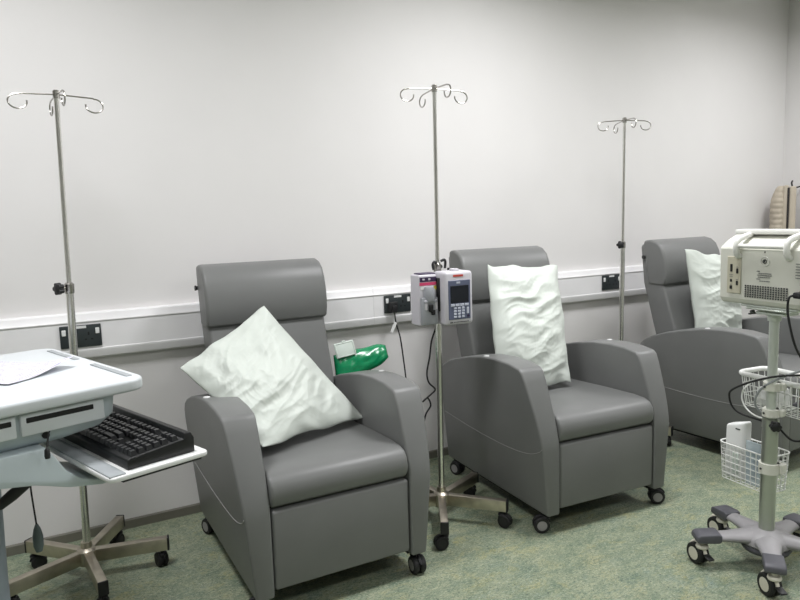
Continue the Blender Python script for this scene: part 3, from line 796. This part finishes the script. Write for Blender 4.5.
def rpt(x, y, z): 
    q = RM @ V((x, y, 0)); return V((q.x, q.y, z))
t = thing('monitor_power_cable', 'black power cable plugged into the back of the patient monitor, hanging down', 'cable', (HX, HY, 0), 0)
b = MB(); b.box((XL+.338, -.098, 1.090), (XL+.370, -.066, 1.112), .005, 2, RM); b.build('plug', M['blackp'], t)
MB().tube(smooth_path([rpt(XL+.342, -.092, 1.101), rpt(XL+.332, -.105, 1.093), rpt(XL+.330, -.108, 1.05), rpt(XL+.340, -.105, .99), rpt(XL+.352, -.09, .92), rpt(XL+.36, -.05, .86), rpt(.18, .0, .815), rpt(.06, -.02, .785), rpt(.0, -.04, .765), rpt(-.10, -.02, .720), rpt(-.178, .0, .675), rpt(-.198, .01, .645), rpt(-.19, .02, .60), rpt(-.15, .03, .575), rpt(-.02, .05, .56), rpt(.07, .03, .53), rpt(.16, .0, .565), rpt(.22, 0, .60)], 6), .0042, 8).build('cable', M['rubber'], t)

# wire baskets
def wire_basket(name, label, x0, x1, y0, y1, zt, zb, nx, ny, nz, taper, rimr, rad):
    t = thing(name, label, 'basket', (HX, HY, 0), 0, 'white wire baskets on the trolley')
    top_ = rrect(x0, y0, x1, y1, rad, 6); bot_ = rrect(x0+taper, y0+taper*.6, x1-taper, y1-taper*.6, rad*.8, 6)
    W_ = lambda p, z: RM @ V((p[0], p[1], z))
    b = MB(); b.tube([W_(p, zt) for p in top_], rimr, 10, closed=True); b.build('rim', M['wire'], t)
    b = MB(); r = .0019
    for k in range(nz):
        f = (k+1)/nz
        b.tube([W_((p[0]*(1-f)+q[0]*f, p[1]*(1-f)+q[1]*f), zt+(zb-zt)*f) for p, q in zip(top_, bot_)], r, 6, closed=True)
    def per(poly, f):
        L_ = [(V(poly[(i+1) % len(poly)])-V(poly[i])).length for i in range(len(poly))]; s = f*sum(L_)
        for i, l in enumerate(L_):
            if s <= l: return V(poly[i]).lerp(V(poly[(i+1) % len(poly)]), s/l if l else 0)
            s -= l
        return V(poly[0])
    n = 2*(nx+ny)
    for k in range(n): b.tube([W_(per(top_, k/n), zt), W_(per(bot_, k/n), zb)], r, 6)
    for k in range(1, nx):
        x = x0+taper+(x1-x0-2*taper)*k/nx; b.tube([W_((x, y0+taper*.6), zb), W_((x, y1-taper*.6), zb)], r, 6)
    for k in range(1, ny):
        y = y0+taper*.6+(y1-y0-1.2*taper)*k/ny; b.tube([W_((x0+taper, y), zb), W_((x1-taper, y), zb)], r, 6)
    b.build('wire_mesh', M['wire'], t, smooth=60)
    return t
wire_basket('wire_basket', 'large white wire basket with thick rim high on the trolley pole', -.186, .20, .040, .20, .742, .612, 12, 6, 3, .018, .0105, .035)
wire_basket('wire_basket', 'small white wire basket low on the trolley pole', -.275, -.028, .042, .175, .425, .27, 9, 5, 6, .010, .0032, .03)
# things in the baskets
t = thing('thermometer', 'white ear thermometer unit standing in the small low wire basket', 'thermometer', tuple(RM @ V((-.222, .098, 0))+V((HX, HY, .274))), 0)
b = MB(); b.prism(rrect(-.050, -.030, .050, .030, .022), lambda x, y: RM @ V((x, y, .0)), lambda x, y: RM @ V((x*.94+.004, y, .238+.010*(x/.034))), bev=.010, seg=3, ang=40); b.build('body', M['white'], t, smooth=50)
MB().box((.012, -.0312, .215), (.034, -.0292, .221), .0005, 1, RM).build('lettering', M['ink'], t, smooth=0)
b = MB(); b.box((.002, -.034, .02), (.030, -.022, .115), .003, 1, RM); b.build('probe_well', M['lid'], t)
o = MB().box((-.155, .062, .277), (-.085, .068, .46), .002, 1, RM).build('plastic_pouch', M['film'], None); o.location = (HX, HY, 0)
tag(o, 'clear plastic pouch standing in the small wire basket beside the thermometer', 'pouch')
o = MB().tube(smooth_path([RM @ V(p) for p in ((-.132, .09, .295), (-.122, .09, .355), (-.106, .09, .415), (-.078, .09, .473))], 5), [.011]*4+[.014]*6+[.016]*6, 14).build('probe_handle', M['brown'], None); o.location = (HX, HY, 0)
tag(o, 'dark brown probe handle leaning in the small wire basket', 'probe')
o = MB().box((-.125, .075, .620), (-.040, .16, .690), .006, 2, RM).build('tissue_box', M['white'], None); o.location = (HX, HY, 0)
tag(o, 'small white box in the large wire basket, left of the pole', 'box')
b = MB()
def cf(side):
    def fn(u, v):
        p = (max(0, 1-abs(2*u-1)**2.5)*max(0, 1-abs(2*v-1)**2.5))**.5
        return RM @ V((.035+.13*u, .06+.11*v, .655+side*.026*p+.006*noise.noise(V((u*5, v*5, side)))))
    return fn
b.grid(cf(1), 20, 20); b.grid(cf(-1), 20, 20)
o = b.build('pressure_cuff', M['cap'], None, smooth=180, weld=.001); o.location = (HX, HY, 0)
tag(o, 'dark grey pressure cuff folded in the large wire basket', 'cuff')
pts = [rpt(.22, .03, .865), rpt(.13, .0, .82), rpt(.05, -.02, .775), rpt(-.02, -.03, .72), rpt(-.055, -.02, .66), rpt(-.05, .0, .62), rpt(-.03, .02, .605)]
o = MB().tube(smooth_path(pts, 6), .0045, 8).build('air_hose', M['greyc'], None); tag(o, 'pale grey air hose crossing in front of the trolley pole and basket', 'hose'); o.location = (HX, HY, 0)
pts = [rpt(-.125+.0, .06, .72)]+[rpt(-.06+.085*math.cos(q), .018, .655+.068*math.sin(q)) for q in [math.radians(g) for g in range(150, 390, 20)]]
o = MB().tube(smooth_path(pts, 4), .0034, 8).build('sensor_lead', M['wire'], None); tag(o, 'white sensor lead looped below the large wire basket', 'cable'); o.location = (HX, HY, 0)

# ------------------------------------------------------------------ coats on the right wall
t = thing('wall_hook', 'dark metal coat hook on the right wall', 'hook', (X1, -.19, 1.61))
MB().box((-.006, -.016, -.05), (0, .016, .03), .002, 1).build('hook_plate', M['blackp'], t)
MB().tube(smooth_path([(-.004, 0, -.02), (-.06, .01, -.045), (-.13, .02, -.05), (-.155, .02, -.02), (-.145, .02, .0)], 5), .006, 8).build('prong', M['blackp'], t)
t = thing('quilted_coat', 'beige quilted coat with a dark front zip hanging by the room corner', 'coat', (5.087, -.152, 0), math.atan2(-.853, .521))
t.scale = (.84, 1, 1)
def coatf(u, v):
    a = 2*PI*u; z = 1.572-.78*v
    k = min(1, (v/.16))**.55
    q = 1+.07*abs(math.sin(v*PI*19+.6*math.sin(a)))+.04*noise.noise(V((math.cos(a)*2, math.sin(a)*2, v*22)))
    return V((-.035+(.062*(.45+.55*k)*math.cos(a)+.030*(1-k))*q+.004*v, .075*(.5+.5*k)*math.sin(a)*q, z))
b = MB(); b.grid(coatf, 48, 130); b.build('quilted_side', M['coat'], t, smooth=180, weld=.0005)
b = MB(); b.prism(rrect(.0, .80, .052, 1.575, .020), lambda x, z: V((x, -.062, z)), lambda x, z: V((x, .06, z)), bev=.010, seg=3)
b.prism(rrect(.050, .80, .106, 1.566, .020), lambda x, z: V((x, -.060, z)), lambda x, z: V((x, .06, z)), bev=.010, seg=3)
b.build('front_panel', M['coat'], t, smooth=50)
b = MB(); b.prism(rrect(.036, .82, .052, 1.556, .004), lambda x, z: V((x, -.066, z)), lambda x, z: V((x, -.055, z))); b.build('zip', M['coatd'], t)
t = thing('scarf', 'mauve and rose cloth hanging on the right wall at the picture edge', 'cloth', (5.235, -.345, 0))
def scf(u, v):
    a = 2*PI*u; z = 1.50-.62*v; k = min(1, v/.25)
    return V(((.045+.012*math.sin(3*a))*math.cos(a)*(.5+.5*k), (.075*(.35+.65*k)+.01*math.sin(5*a))*math.sin(a), z))
b = MB(); b.grid(scf, 40, 30); b.build('cloth', M['mauve'], t, smooth=180, weld=.0005)
b = MB(); b.grid(lambda u, v: scf(u, .42+v*.5)*1.0+V((-.004, -.012, 0)), 40, 20); b.build('fold', M['rose'], t, smooth=180, weld=.0005)
